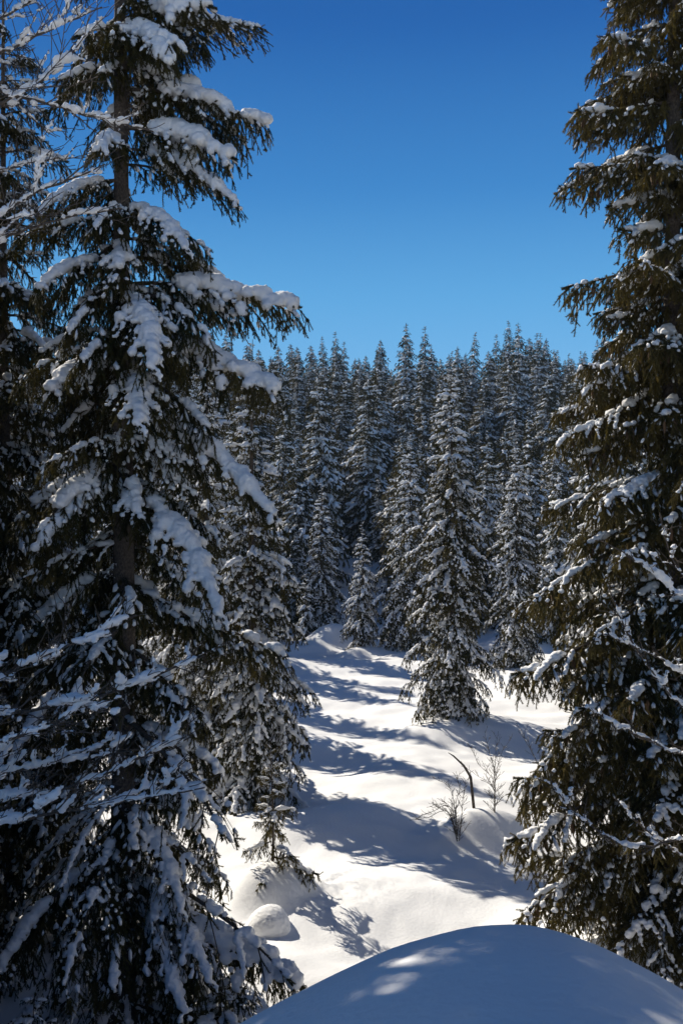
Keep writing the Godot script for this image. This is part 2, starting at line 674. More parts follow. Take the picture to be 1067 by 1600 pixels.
func trunk_mesh(H: float, r: float, rng: RandomNumberGenerator, sides := 12, rings := 60) -> ArrayMesh:
	var tube := Tube.new()
	var path := PackedVector3Array()
	var rad := PackedFloat32Array()
	var ph := rng.randf() * TAU
	for i in rings + 1:
		var t := float(i) / rings
		path.append(Vector3(0.03 * sin(t * 5.0 + ph) * minf(1.0, t * 4), t * H - 0.3 * (1.0 - t), 0.03 * cos(t * 4.0 + ph) * minf(1.0, t * 4)))
		rad.append(maxf(r * (pow(1.0 - t, 0.85) + 0.35 * exp(-t * H * 2.5)), 0.006))
	tube.add(path, rad, sides, 0.07, rng)
	return loose(tube.v, PackedColorArray(), m_bark, tube.n)


# the places of all branches of one spruce: [root, yaw, pitch, length]
func branch_plan(H: float, low: float, reach: float, power: float, whorl: float, per: int, rng: RandomNumberGenerator, top_only := 1e9) -> Array:
	var plan := []
	var h := low
	while h < minf(H - 0.05, top_only):
		var u := h / H
		var base_len := reach * pow(maxf(1.0 - u, 0.0), power) if power > 0.0 else minf(reach * (1.0 - 0.25 * u), 0.1 - power * (H - h))
		if u < 0.12: base_len *= 0.75 + 2.0 * u
		base_len *= rng.randf_range(0.78, 1.12)
		var start := rng.randf() * TAU
		var n := per if base_len > 0.35 else 5
		for k in n:
			var l := maxf(base_len * rng.randf_range(0.6, 1.15), 0.1)
			var yaw := start + TAU * k / n + rng.randf_range(-0.35, 0.35)
			var pitch := deg_to_rad(lerpf(-16.0, 30.0, pow(u, 1.6)) + rng.randf_range(-9, 9))
			if u > 0.93: pitch += deg_to_rad(18)
			plan.append([Vector3(0, h + rng.randf_range(-0.7, 0.7) * whorl, 0), yaw, pitch, l])
		h += whorl * rng.randf_range(0.85, 1.15) * (1.0 if u < 0.7 else lerpf(1.0, 0.6, (u - 0.7) / 0.3))
	return plan


func merged(plan: Array, lib: Array, H: float, r: float, rng: RandomNumberGenerator, warm: bool) -> Array:
	var leaf := PackedVector3Array()
	var col := PackedColorArray()
	var sv := PackedVector3Array()
	var sn := PackedVector3Array()
	for p in plan:
		var b := pick(lib, p[3], rng)
		var t := branch_at(b, p[0], p[1], p[2], p[3] / b.length)
		leaf.append_array(t * b.leaf_v)
		col.append_array(b.leaf_c)
		if p[0].y > H * 0.72 and rng.randf() < 0.6: continue
		sv.append_array(t * b.snow_v)
		sn.append_array(Transform3D(t.basis.orthonormalized()) * b.snow_n)
	# the leader
	var lead := Branch.new()
	for k in 6:
		var y := H - 0.5 + 0.08 * k
		clad(lead, Vector3(0, y, 0), Vector3(rng.randf_range(-0.03, 0.03), y + 0.16, rng.randf_range(-0.03, 0.03)), 0.045, Color(0.03, 0.036, 0.02), 1, rng)
	leaf.append_array(lead.leaf_v)
	col.append_array(lead.leaf_c)
	var snow := loose(sv, PackedColorArray(), m_snow, sn)
	return [trunk_mesh(H, r, rng, 6, 14), loose(leaf, col, m_warm_needle if warm else m_needle), snow]


func place_merged(called: String, label: String, group: String, form: Array, at: Vector3, turn: float, size: float) -> Node3D:
	var o := thing(called, label, "tree", at, group)
	o.rotation.y = turn
	o.scale = Vector3.ONE * size
	part("trunk", form[0], o)
	var crown := part("crown", form[1], o)
	part("snow_load", form[2], crown)
	return o


func place_boughs(called: String, label: String, group: String, at: Vector3, H: float, r: float, plan: Array, lib: Array, rng: RandomNumberGenerator, fine: bool) -> Node3D:
	var o := thing(called, label, "tree", at, group)
	part("trunk", trunk_mesh(H, r, rng, 14 if fine else 9, 70 if fine else 24), o)
	for p in plan:
		var b := pick(lib, p[3], rng)
		hang_branch(b, o, branch_at(b, p[0], p[1], p[2], p[3] / b.length), fine)
	return o


# a bough from its root to its tip, both in the tree's own space
func bough_to(b: Branch, root: Vector3, tip: Vector3) -> Transform3D:
	var d := tip - root
	var yaw := atan2(-d.z, d.x)
	var pitch := atan2(d.y, Vector2(d.x, d.z).length()) - atan2(b.chord.y, Vector2(b.chord.x, b.chord.z).length())
	yaw += atan2(b.chord.z, b.chord.x)
	return branch_at(b, root, yaw, pitch, d.length() / b.chord.length())

# ---------------------------------------------------------------- bare twigs

# a leafless branch through the given points, with forking side twigs and snow lying on it
func bare_branch(points: PackedVector3Array, radius: float, seed_of: int, snow_r: float, twig_len: float, cell: float, parent: Node3D, called := "branch", depth := 2, pace := 0.13) -> void:
	var rng := RandomNumberGenerator.new()
	rng.seed = seed_of
	var tube := Tube.new()
	var snow := Snow.new()
	var curve := Curve3D.new()
	for i in points.size():
		var tan := (points[mini(i + 1, points.size() - 1)] - points[maxi(i - 1, 0)]) / 6.0
		curve.add_point(points[i], -tan, tan)
	var L := curve.get_baked_length()
	grow_bare(func(t: float) -> Vector3: return curve.sample_baked(t * L, true), L, radius, depth, snow_r, twig_len, tube, snow, rng, pace, seed_of)
	var o := part(called, loose(tube.v, PackedColorArray(), m_twig, tube.n), parent)
	if snow_r > 0.0:
		var net := snow.net(cell, lump, 0.014, 0.72)
		if net[0].size(): part("snow_load", indexed(net[0], net[1], net[2], m_snow), o).set_meta("kind", "stuff")


func grow_bare(along: Callable, L: float, radius: float, depth: int, snow_r: float, twig_len: float, tube: Tube, snow: Snow, rng: RandomNumberGenerator, pace: float, seed_of: int) -> void:
	var path := PackedVector3Array()
	var rad := PackedFloat32Array()
	var n := maxi(4, int(L / 0.07))
	var kink := rng.randf() * 50.0
	for i in n + 1:
		var t := float(i) / n
		var p: Vector3 = along.call(t)
		p += Vector3(0, 0.02 * noise.get_noise_1d(t * L * 300.0 + kink), 0.02 * noise.get_noise_1d(t * L * 300.0 + kink + 77.0)) * minf(1.0, t * 5.0)
		path.append(p)
		rad.append(maxf(radius * (1.0 - 0.75 * t), 0.0032))
		if snow_r > 0.0 and i < n:
			var q := path[maxi(i - 1, 0)]
			for f in 3:
				var cover := noise.get_noise_2d(t * L * 38.0 + kink * 9.0, seed_of * 3.0 + f * 0.2)
				if cover > -0.24:
					var r: float = snow_r * (0.42 + 1.1 * maxf(cover, 0.0) + 0.3 * rng.randf()) * (1.0 - 0.4 * t) * (1.0 if depth == 2 else 0.72)
					var w := q.lerp(p, f / 3.0)
					snow.ball(w + Vector3(rng.randf_range(-0.01, 0.01), r * 0.45, rng.randf_range(-1, 1) * r * 0.5), r)
	tube.add(path, rad, 6 if depth == 2 else 4 if depth == 1 else 3)
	if depth == 0: return
	var t := 0.12 + 0.1 * rng.randf()
	var side := 1.0
	while t < 0.97:
		var base: Vector3 = path[int(t * n)]
		var tang: Vector3 = (path[mini(int(t * n) + 1, n)] - path[maxi(int(t * n) - 1, 0)]).normalized()
		var flat := tang.cross(Vector3.UP).normalized()
		var lift := flat.cross(tang)
		var a := rng.randf_range(-0.8, 0.8)
		var out := (flat * cos(a) * side + lift * (sin(a) + 0.25)).normalized()
		var dir := (tang * rng.randf_range(0.75, 1.1) + out * rng.randf_range(0.6, 1.1)).normalized()
		var ll := twig_len * rng.randf_range(0.45, 1.25) * (1.0 - 0.45 * t)
		var bend := Vector3(rng.randf_range(-0.15, 0.15), rng.randf_range(-0.06, 0.2), rng.randf_range(-0.15, 0.15))
		grow_bare(func(s: float) -> Vector3: return base + dir * ll * s + bend * ll * s * s, ll, maxf(radius * (1.0 - 0.75 * t) * 0.55, 0.004), depth - 1, snow_r * 0.8 if rng.randf() < 0.6 else 0.0, twig_len * 0.5, tube, snow, rng, pace, seed_of + 5)
		side = -side
		t += pace / L * rng.randf_range(0.6, 1.5) * (1.0 if depth == 2 else 0.7)

# ---------------------------------------------------------------- materials

func noise_map(freq: float, seed_of: int, octaves := 4, normal := false, strength := 4.0) -> NoiseTexture2D:
	var f := FastNoiseLite.new()
	f.seed = seed_of
	f.frequency = freq
	f.fractal_octaves = octaves
	var t := NoiseTexture2D.new()
	t.width = 512
	t.height = 512
	t.seamless = true
	t.noise = f
	t.as_normal_map = normal
	t.bump_strength = strength
	return t


func make_materials() -> void:
	m_snow = StandardMaterial3D.new()
	m_snow.resource_name = "snow"
	m_snow.albedo_color = Color(0.85, 0.85, 0.85).linear_to_srgb()
	m_snow.roughness = 0.85
	m_snow.metallic_specular = 0.25
	m_snow.normal_enabled = true
	m_snow.normal_texture = noise_map(0.06, 5, 4, true, 6.0)
	m_snow.normal_scale = 0.9
	m_snow.uv1_triplanar = true
	m_snow.uv1_scale = Vector3.ONE * 3.0
	m_ground = m_snow.duplicate()
	m_ground.resource_name = "snow ground"
	m_ground.normal_texture = noise_map(0.03, 8, 5, true, 5.0)
	m_ground.normal_scale = 0.35
	m_ground.uv1_world_triplanar = true
	m_ground.uv1_scale = Vector3.ONE * 0.9
	m_needle = StandardMaterial3D.new()
	m_needle.resource_name = "needles"
	m_needle.vertex_color_use_as_albedo = true
	m_needle.roughness = 0.65
	m_needle.metallic_specular = 0.25
	m_needle.backlight_enabled = true
	m_needle.backlight = Color(0.8, 0.74, 0.45)
	m_needle.cull_mode = BaseMaterial3D.CULL_DISABLED
	m_warm_needle = m_needle.duplicate()
	m_warm_needle.resource_name = "olive needles"
	m_bark = StandardMaterial3D.new()
	m_bark.resource_name = "bark"
	var ramp := Gradient.new()
	ramp.set_color(0, Color(0.035, 0.028, 0.023).linear_to_srgb())
	ramp.set_color(1, Color(0.17, 0.135, 0.105).linear_to_srgb())
	var bark := noise_map(0.03, 11, 5)
	bark.color_ramp = ramp
	m_bark.albedo_texture = bark
	m_bark.roughness = 0.95
	m_bark.normal_enabled = true
	m_bark.normal_texture = noise_map(0.04, 12, 5, true, 14.0)
	m_bark.uv1_triplanar = true
	m_bark.uv1_scale = Vector3(2.6, 1.3, 2.6)
	m_twig = m_bark.duplicate()
	m_twig.resource_name = "bare twigs"
	m_cone = StandardMaterial3D.new()
	m_cone.resource_name = "cones"
	m_cone.albedo_color = Color(0.12, 0.065, 0.03).linear_to_srgb()
	m_cone.roughness = 0.8

# ---------------------------------------------------------------- the scene

# a clear winter sky: pale at the horizon, deep blue above, a small bright halo round the sun
func sky_picture(to_sun: Vector3) -> ImageTexture:
	var stops := [[-90.0, 0.34, 0.38, 0.43], [-1.0, 0.40, 0.50, 0.62], [0.0, 0.38, 0.58, 0.78], [5.0, 0.21, 0.46, 0.72], [9.0, 0.135, 0.38, 0.68], [12.0, 0.10, 0.335, 0.64], [17.7, 0.045, 0.21, 0.51], [26.0, 0.017, 0.108, 0.36], [40.0, 0.014, 0.070, 0.225], [60.0, 0.012, 0.047, 0.14], [90.0, 0.011, 0.039, 0.115]]
	var w := 512
	var h := 256
	var im := Image.create_empty(w, h, false, Image.FORMAT_RGBF)
	for j in h:
		var up := 90.0 - 180.0 * (j + 0.5) / h
		var c := Vector3.ZERO
		for i in stops.size() - 1:
			if up >= stops[i][0] and up <= stops[i + 1][0]:
				var t: float = (up - stops[i][0]) / (stops[i + 1][0] - stops[i][0])
				c = Vector3(stops[i][1], stops[i][2], stops[i][3]).lerp(Vector3(stops[i + 1][1], stops[i + 1][2], stops[i + 1][3]), t)
		for i in w:
			var around := TAU * ((i + 0.5) / w - 0.5)
			var dir := Vector3(sin(around) * cos(deg_to_rad(up)), sin(deg_to_rad(up)), -cos(around) * cos(deg_to_rad(up)))
			var glow := 0.7 * exp(-rad_to_deg(dir.angle_to(to_sun)) / 6.0)
			im.set_pixel(i, j, Color(0.93 * c.x + glow, 0.93 * c.y + glow * 0.95, 0.93 * c.z + glow * 0.85))
	return ImageTexture.create_from_image(im)


func _ready() -> void:
	# camera
	var cam := Camera3D.new()
	cam.name = "camera"
	cam.position = Vector3(0, EYE, 0)
	cam.fov = rad_to_deg(2.0 * atan(800.0 / FOCAL))
	cam.far = 900.0
	add_child(cam)
	cam.current = true
	# sky
	var az := deg_to_rad(43.0)
	var el := deg_to_rad(36.0)
	var sky := PanoramaSkyMaterial.new()
	sky.panorama = sky_picture(Vector3(-sin(az) * cos(el), sin(el), -cos(az) * cos(el)))
	var env := Environment.new()
	env.background_mode = Environment.BG_SKY
	env.sky = Sky.new()
	env.sky.sky_material = sky
	env.tonemap_mode = Environment.TONE_MAPPER_LINEAR
	env.tonemap_exposure = 1.28
	env.fog_enabled = true
	env.fog_density = 0.00035
	env.fog_light_color = Color(0.72, 0.82, 0.95)
	env.sdfgi_enabled = true
	env.ssao_enabled = true
	env.ssil_enabled = true
	var world := WorldEnvironment.new()
	world.environment = env
	add_child(world)
	# sun, from the upper left behind the forest
	var sun := DirectionalLight3D.new()
	sun.name = "sun"
	sun.light_energy = 1.6
	sun.light_color = Color(1.0, 0.965, 0.90)
	sun.light_angular_distance = 0.5
	sun.shadow_enabled = true
	add_child(sun)
	sun.look_at_from_position(Vector3.ZERO, Vector3(sin(az) * cos(el), -sin(el), cos(az) * cos(el)))

	noise.seed = 3
	noise.frequency = 0.06
	noise.fractal_octaves = 2
	lump.seed = 9
	lump.frequency = 1.0
	lump.fractal_octaves = 2
	make_materials()
	make_twigs()
	make_crumbs()
	# x, distance, radius, height, stretch along the distance
	mounds = [[2.75, 18.7, 0.85, 0.55, 1.3], [-1.15, 15.7, 0.7, 0.6, 1.2], [-0.5, 45.0, 1.1, 0.75, 1.0], [6.6, 33.5, 1.9, 0.6, 1.0], [3.1, 27.9, 1.7, 0.4, 1.0], [4.2, 12.6, 1.7, 1.3, 1.0], [0.4, 19.0, 1.6, 0.22, 1.4], [-3.6, 11.2, 2.6, -1.0, 1.0], [3.9, 10.9, 1.7, 0.5, 1.0], [0.95, 42.0, 1.0, 0.4, 1.0], [2.6, 41.5, 1.2, 0.4, 1.0], [7.3, 44.0, 1.2, 0.5, 1.0]]
	build_ground()

	var rng := RandomNumberGenerator.new()
	rng.seed = 20240

	# branch libraries
	var heavy_style := {"a": -0.02, "b": -0.42, "c": 0.12, "sec": 0.075, "reach": 0.30, "sag": 0.5, "hang": 0.75, "warm": 0.3, "snow": 0.115, "cover": 0.52, "start": 0.25, "crumb": 0.55}
	var heavy := library(1000, [0.75, 1.3, 1.9], 4, heavy_style, 0)
	var thin_style := heavy_style.duplicate()
	thin_style.merge({"snow": 0.068, "cover": 0.38, "start": 0.08, "crumb": 0.6, "hang": 0.9, "sag": 0.55}, true)
	var thin := library(1500, [0.75, 1.3, 1.9], 3, thin_style, 0)
	var steep_style := heavy_style.duplicate()
	steep_style.merge({"a": -0.15, "b": -0.75, "c": 0.1, "snow": 0.15, "cover": 0.85, "sag": 0.65, "start": 0.2, "reach": 0.27}, true)
	var steep := library(2000, [1.2, 1.9], 2, steep_style, 0)
	var pillow_style := heavy_style.duplicate()
	pillow_style.merge({"snow": 0.15, "cover": 0.8, "start": 0.3, "b": -0.35, "sag": 0.6, "reach": 0.26}, true)
	var pillow := library(2600, [1.2, 1.9], 2, pillow_style, 0)
	var bare_style := heavy_style.duplicate()
	bare_style.merge({"bare": 0.8, "snow": 0.06, "cover": 0.5, "start": 0.05, "hang": 0.2, "reach": 0.34, "sec": 0.12}, true)
	var bare := library(3000, [1.5], 3, bare_style, 0)
	var light_style := {"a": 0.02, "b": -0.34, "c": 0.22, "sec": 0.055, "reach": 0.31, "sag": 0.42, "hang": 0.62, "warm": 0.74, "snow": 0.07, "cover": 0.34, "start": 0.25, "cones": 3, "crumb": 0.34, "fine": 0.65}
	var light := library(4000, [0.6, 1.1, 1.8], 4, light_style, 0)
	var mid_style := {"a": 0.0, "b": -0.5, "c": 0.16, "sec": 0.085, "reach": 0.34, "sag": 0.6, "hang": 0.5, "warm": 0.3, "snow": 0.08, "cover": 0.5, "start": 0.2, "crumb": 0.62}
	var mid := library(5000, [0.45, 0.9, 1.6], 3, mid_style, 1)
	var laden_style := mid_style.duplicate()
	laden_style.merge({"snow": 0.1, "cover": 0.72, "start": 0.12, "crumb": 0.85}, true)
	var laden := library(5500, [0.9, 1.6], 3, laden_style, 1)
	var far_style := mid_style.duplicate()
	far_style.merge({"snow": 0.13, "cover": 0.55, "start": 0.1, "hang": 0.45, "crumb": 0.25}, true)
	var far := library(6000, [0.45, 0.9, 1.5], 3, far_style, 2)

	# the large spruce on the left
	var lh := 20.0
	var left_at := on_ground(-2.62, -12.0)
	var plan := branch_plan(lh, 0.8, 2.2, 0.62, 0.46, 6, rng, 13.5)
	var left := thing("spruce_tree", "tall spruce with heavy snow pillows on its boughs and its trunk in view", "tree", left_at)
	part("trunk", trunk_mesh(lh, 0.17, rng, 16, 90), left)
	for p in plan:
		var low: bool = p[0].y < 4.6 and (cos(p[1]) < 0.3 or -sin(p[1]) > 0.3)
		if p[0].y > 7.0 and rng.randf() < 0.08: continue
		if -sin(p[1]) > 0.35 and rng.randf() < (0.55 if p[0].y < 9.0 else 0.3): continue
		var lib := bare if low and rng.randf() < 0.75 else heavy if rng.randf() < 0.36 else thin
		var b := pick(lib, p[3], rng)
		hang_branch(b, left, branch_at(b, p[0], p[1], p[2], p[3] / b.length), true)
	# dead stubs on the lower trunk
	for k in 26:
		var b := pick(bare, 1.5, rng)
		hang_branch(b, left, branch_at(b, Vector3(0, rng.randf_range(0.6, 8.0), 0), rng.randf() * TAU, rng.randf_range(-0.5, 0.1), rng.randf_range(0.2, 0.5)), true)
	# [root height px, tip px x, tip px y, tip distance, steep]
	for s in [[60, 400, 42, 12.3, 2], [140, 412, 190, 11.8, 1], [200, 362, 245, 11.6, 1], [235, 372, 320, 11.5, 0], [330, 292, 392, 11.0, 0], [445, 465, 478, 11.9, 1], [470, 238, 580, 10.4, 0], [520, 435, 610, 11.5, 1], [600, 215, 668, 10.3, 0], [650, 430, 810, 11.2, 0], [765, 345, 968, 10.8, 0], [760, 62, 850, 11.0, 0], [560, 75, 610, 11.2, 1], [1425, 470, 1538, 11.4, 1], [1400, 290, 1590, 10.8, 0], [1360, 330, 1540, 11.0, 0], [1250, 285, 1430, 11.2, 0], [30, 330, 10, 11.4, 1], [60, 262, 92, 11.0, 0]]:
		var root := Vector3(0, EYE - (s[0] - 800.0) / FOCAL * 12.0 - left_at.y, 0)
		var tip := at_pixel(s[1], s[2], s[3]) - left_at
		var lib: Array = steep if s[4] == 0 else pillow if s[4] == 1 else heavy
		var b := pick(lib, (tip - root).length(), rng)
		hang_branch(b, left, bough_to(b, root, tip), true)

	# the large spruce on the right
	var rh := 19.0
	plan = branch_plan(rh, 0.7, 2.05, 0.76, 0.34, 7, rng, 13.0)
	var right := place_boughs("spruce_tree", "tall olive-brown spruce hung with cones and thin snow at the edge of the clearing", "", on_ground(3.98, -12.0, 0.5), rh, 0.15, plan, light, rng, true)

	for s in [[1180, 800, 1312, 11.6], [1290, 822, 1424, 11.4], [1080, 846, 1192, 11.5], [940, 806, 1052, 11.8], [1330, 955, 1492, 10.9], [1150, 818, 1256, 12.2], [1380, 870, 1440, 11.9], [1380, 1040, 1530, 10.6], [820, 838, 930, 11.7], [600, 866, 690, 11.8]]:
		var root := Vector3(0, EYE - (s[0] - 800.0) / FOCAL * 12.0 - right.position.y, 0)
		var tip := at_pixel(s[1], s[2], s[3]) - right.position
		hang_branch(pick(light, 1.8, rng), right, Transform3D(), true)
		var last := right.get_child(right.get_child_count() - 1) as MeshInstance3D
		for b in light:
			if b.wood == last.mesh: last.transform = bough_to(b, root, tip)

	# spruces behind the large one on the left: [x px, distance, height, reach, label, group]
	for s in [[395, 21.0, 9.8, 1.75, "broad snowy spruce behind the tall snow-laden spruce, reaching the edge of the clearing"], [8, 14.5, 15.0, 2.2, "dim spruce with a thin dark trunk at the picture's edge behind the bare snowy twigs"], [-283, 9.4, 15.5, 2.1, "spruce mostly outside the picture whose snow-laden bough tips reach in at the edge"], [322, 22.5, 10.2, 1.8, "pale snow-laden spruce filling the space between the tall spruce's trunk and the broad spruce"], [270, 25.0, 8.8, 1.7, "spruce far behind the tall trunk, its top showing through the boughs"]]:
		var h: float = s[2]
		plan = branch_plan(h, 0.5, s[3], 0.7, 0.4, 6, rng, 13.0)
		place_boughs("spruce_tree", s[4], "", on_ground((s[0] - 533.5) / FOCAL * s[1], -s[1]), h, 0.13, plan, heavy if s[1] < 10.0 else thin if s[1] < 16.0 else laden, rng, s[1] < 16.0)

	# spruces in the middle distance whose boughs can still be told apart
	for s in [
		[705, 27.9, 9.8, 1.5, "slender dark-trunked snowy spruce standing alone in the middle of the clearing"],
		[640, 42.0, 9.0, 1.75, "snowy spruce just behind and beside the lone spruce of the clearing"],
		[566, 42.5, 5.3, 1.0, "small narrow snowy spruce alone at the far edge of the clearing"],
		[503, 46.5, 7.2, 1.5, "dark snowy spruce behind the rounded snow mound at the far edge of the clearing"],
		[806, 38.0, 8.6, 1.4, "snowy spruce in the gap between the lone spruce and the olive-brown spruce"],
	]:
		plan = branch_plan(s[2], 0.25, s[3], -0.24, 0.28, 6, rng)
		place_boughs("spruce_tree", s[4], "", on_ground((s[0] - 533.5) / FOCAL * s[1], -s[1]), s[2], 0.1, plan, mid, rng, false)
	plan = branch_plan(3.0, 0.15, 0.6, -0.25, 0.24, 5, rng)
	place_boughs("young_spruce", "tiny slim young spruce at the foot of the dark spruce by the rounded mound", "young spruce", on_ground((478 - 533.5) / FOCAL * 46.0, -45.5), 3.0, 0.04, plan, mid, rng, false)
	plan = branch_plan(2.3, 0.35, 0.8, 0.6, 0.27, 3, rng)
	place_boughs("young_spruce", "young spruce sapling poking out of a snow mound, casting a clear shadow on sunlit snow", "young spruce", on_ground(-1.1, -15.8, 0.6), 2.5, 0.03, plan, light, rng, true)

	for s in [[55, 10.6, 1.7, "small snowy young spruce at the lower corner beside the trunk of the tall spruce"], [150, 11.2, 1.3, "low bare-twigged young spruce close against the foot of the tall trunk"], [345, 11.4, 1.2, "low snow-buried young spruce between the tall trunk and the smooth hummock"]]:
		plan = branch_plan(s[2], 0.15, 0.85, 0.6, 0.2, 5, rng)
		place_boughs("young_spruce", s[3], "", on_ground((s[0] - 533.5) / FOCAL * s[1], -s[1]), s[2], 0.03, plan, heavy if s[0] != 150 else bare, rng, true)

	# the forest on the hillside
	var forms := []
	for k in 7:
		var h: float = [13.0, 11.0, 14.5, 12.0, 9.5, 13.5, 10.5][k]
		var tidy: float = [1.0, 0.8, 1.3, 1.0, 0.9, 1.5, 1.1][k]
		plan = branch_plan(h, 0.5, [2.4, 2.1, 2.2, 2.6, 2.0, 1.9, 2.3][k], [-0.30, -0.27, -0.24, -0.34, -0.30, -0.22, -0.32][k], 0.29 * sqrt(tidy), 6, rng)
		forms.append([h, merged(plan, far, h, 0.13, rng, false)])
	var placed: Array = []
	for s in [[-1.9, 21.0], [3.05, 27.9], [2.85, 42.0], [0.87, 42.5], [-0.9, 46.5], [6.6, 38.0], [-4.2, 25.0], [-4.85, 14.5]]:
		placed.append(Vector2(s[0], s[1]))
	placed.append(Vector2(-3.0, 22.5))
	var spots: Array = []
	# trees beside the clearing, whose shadows lie across it: [x, distance, form]
	for s in [[-5.6, 30.5, 1], [-5.2, 38.5, 4], [-9.5, 17.0, 1], [-8.2, 13.0, 0], [-6.8, 9.5, 5], [-6.6, 12.4, 5], [-11.5, 10.5, 3], [-8.5, 44.0, 2], [8.6, 30.0, 6], [9.8, 38.0, 0], [7.4, 21.0, 1], [10.5, 24.0, 3], [7.6, 15.0, 0], [9.5, 11.0, 2], [6.0, 9.5, 4], [12.0, 31.0, 5], [-4.6, 44.5, 1], [9.6, 44.5, 4], [-6.8, 35.5, 1]]:
		spots.append([Vector2(s[0], s[1]), s[2]])
		placed.append(Vector2(s[0], s[1]))
	var tries := 0
	while tries < 30000:
		tries += 1
		var d := sqrt(rng.randf_range(47.5 * 47.5, 119.0 * 119.0))
		var x := rng.randf_range(-0.36, 0.36) * d
		var px := x / d * FOCAL + 533.5
		if px < 340.0 and rng.randf() < 0.85: continue
		if px > 520.0 and px < 622.0 and d < 58.0: continue
		if px > 920.0 and rng.randf() < 0.8: continue
		var gap := lerpf(2.3, 2.15, (d - 47.0) / 60.0)
		var ok := true
		for p in placed:
			if p.distance_squared_to(Vector2(x, d)) < gap * gap:
				ok = false
				break
		if not ok: continue
		placed.append(Vector2(x, d))
		spots.append([Vector2(x, d), rng.randi() % 7])
	spots.sort_custom(func(p, q): return p[0].y < q[0].y)
	var rest: Array = []
	for s in spots:
		var x: float = s[0].x
		var d: float = s[0].y
		var size_of := rng.randf_range(0.62, 1.22) * lerpf(0.68, 0.8, clampf((d - 47.0) / 60.0, 0.0, 1.0))
		if d < 47.0: size_of = (1.12 if d < 15.0 else 0.9) * (1.0 + 0.06 * sin(x * 9.0))
		var lean := Basis(Vector3(rng.randf_range(-1, 1), 0, rng.randf_range(-1, 1)).normalized(), deg_to_rad(rng.randf_range(0.0, 3.5))) * Basis(Vector3.UP, rng.randf() * TAU)
		if d > 47.0 and used.get("spruce_tree", 0) >= 290:
			rest.append(Transform3D(lean.scaled(Vector3.ONE * size_of), on_ground(x, -d, 0.15)))
			continue
		var px := x / d * FOCAL + 533.5
		var where := "between the tall snow-laden spruce and the lone spruce"
		if px < 400.0: where = "glimpsed through the boughs of the tall snow-laden spruce"
		elif px > 650.0 and px < 770.0: where = "straight behind the lone spruce"
		elif px >= 770.0: where = "between the lone spruce and the olive-brown spruce"
		var label := "snow-flecked hillside spruce " + where
		var group := "hillside spruces " + where
		if d < 47.0:
			where = "on the far side of the olive-brown spruce" if x > 0.0 else "behind the tall snow-laden spruce"
			label = "snowy spruce of the stand beside the clearing, " + where
			group = "stand of spruces " + where
		elif d < 57.0:
			label = "snowy spruce of the lowest hillside row, " + where
			group = "lowest hillside row " + where
		elif d > 92.0:
			label = "pointed skyline spruce " + where
			group = "skyline spruces " + where
		var o := place_merged("spruce_tree", label, group, forms[s[1]][1], on_ground(x, -d, 0.15), 0.0, 1.0)
		o.basis = lean.scaled(Vector3.ONE * size_of)
	# the farthest rows, past what one could count
	var mass := Node3D.new()
	mass.name = "distant_forest"
	add_child(mass)
	mass.set_meta("kind", "stuff")
	mass.set_meta("label", "packed mass of small spruces covering the top of the hill up to the skyline")
	mass.set_meta("category", "forest")
	for k in 4:
		var form: Array = forms[[1, 5, 3, 6][k]][1]
		var whole := ArrayMesh.new()
		for piece in form:
			for f in piece.get_surface_count():
				whole.add_surface_from_arrays(Mesh.PRIMITIVE_TRIANGLES, piece.surface_get_arrays(f))
				whole.surface_set_material(whole.get_surface_count() - 1, piece.surface_get_material(f))
		var many := MultiMesh.new()
		many.transform_format = MultiMesh.TRANSFORM_3D
		many.mesh = whole
		many.instance_count = (rest.size() - k + 3) / 4
		for i in many.instance_count: many.set_instance_transform(i, rest[i * 4 + k])
		var some := MultiMeshInstance3D.new()
		some.name = "distant_spruces"
		some.multimesh = many
		mass.add_child(some, true)
		some.set_meta("kind", "stuff")

	# the forest goes on behind the viewpoint
	for s in [[0.0, -19.5, 0], [12.5, 3.5, 2], [13.0, -4.0, 3], [7.5, 4.5, 5], [-12.5, 6.0, 5], [9.5, -14.0, 0], [-10.0, -14.0, 0], [14.5, 9.0, 0], [13.0, 16.0, 2], [14.0, 22.0, 5], [-14.5, 14.0, 3], [-15.0, 20.0, 2]]:
		place_merged("spruce_tree", "spruce of the forest that goes on around and behind the viewpoint", "spruces around the viewpoint", forms[s[2]][1], on_ground(s[0], -s[1], 0.15), rng.randf() * TAU, rng.randf_range(1.0, 1.25))
	bare_things()


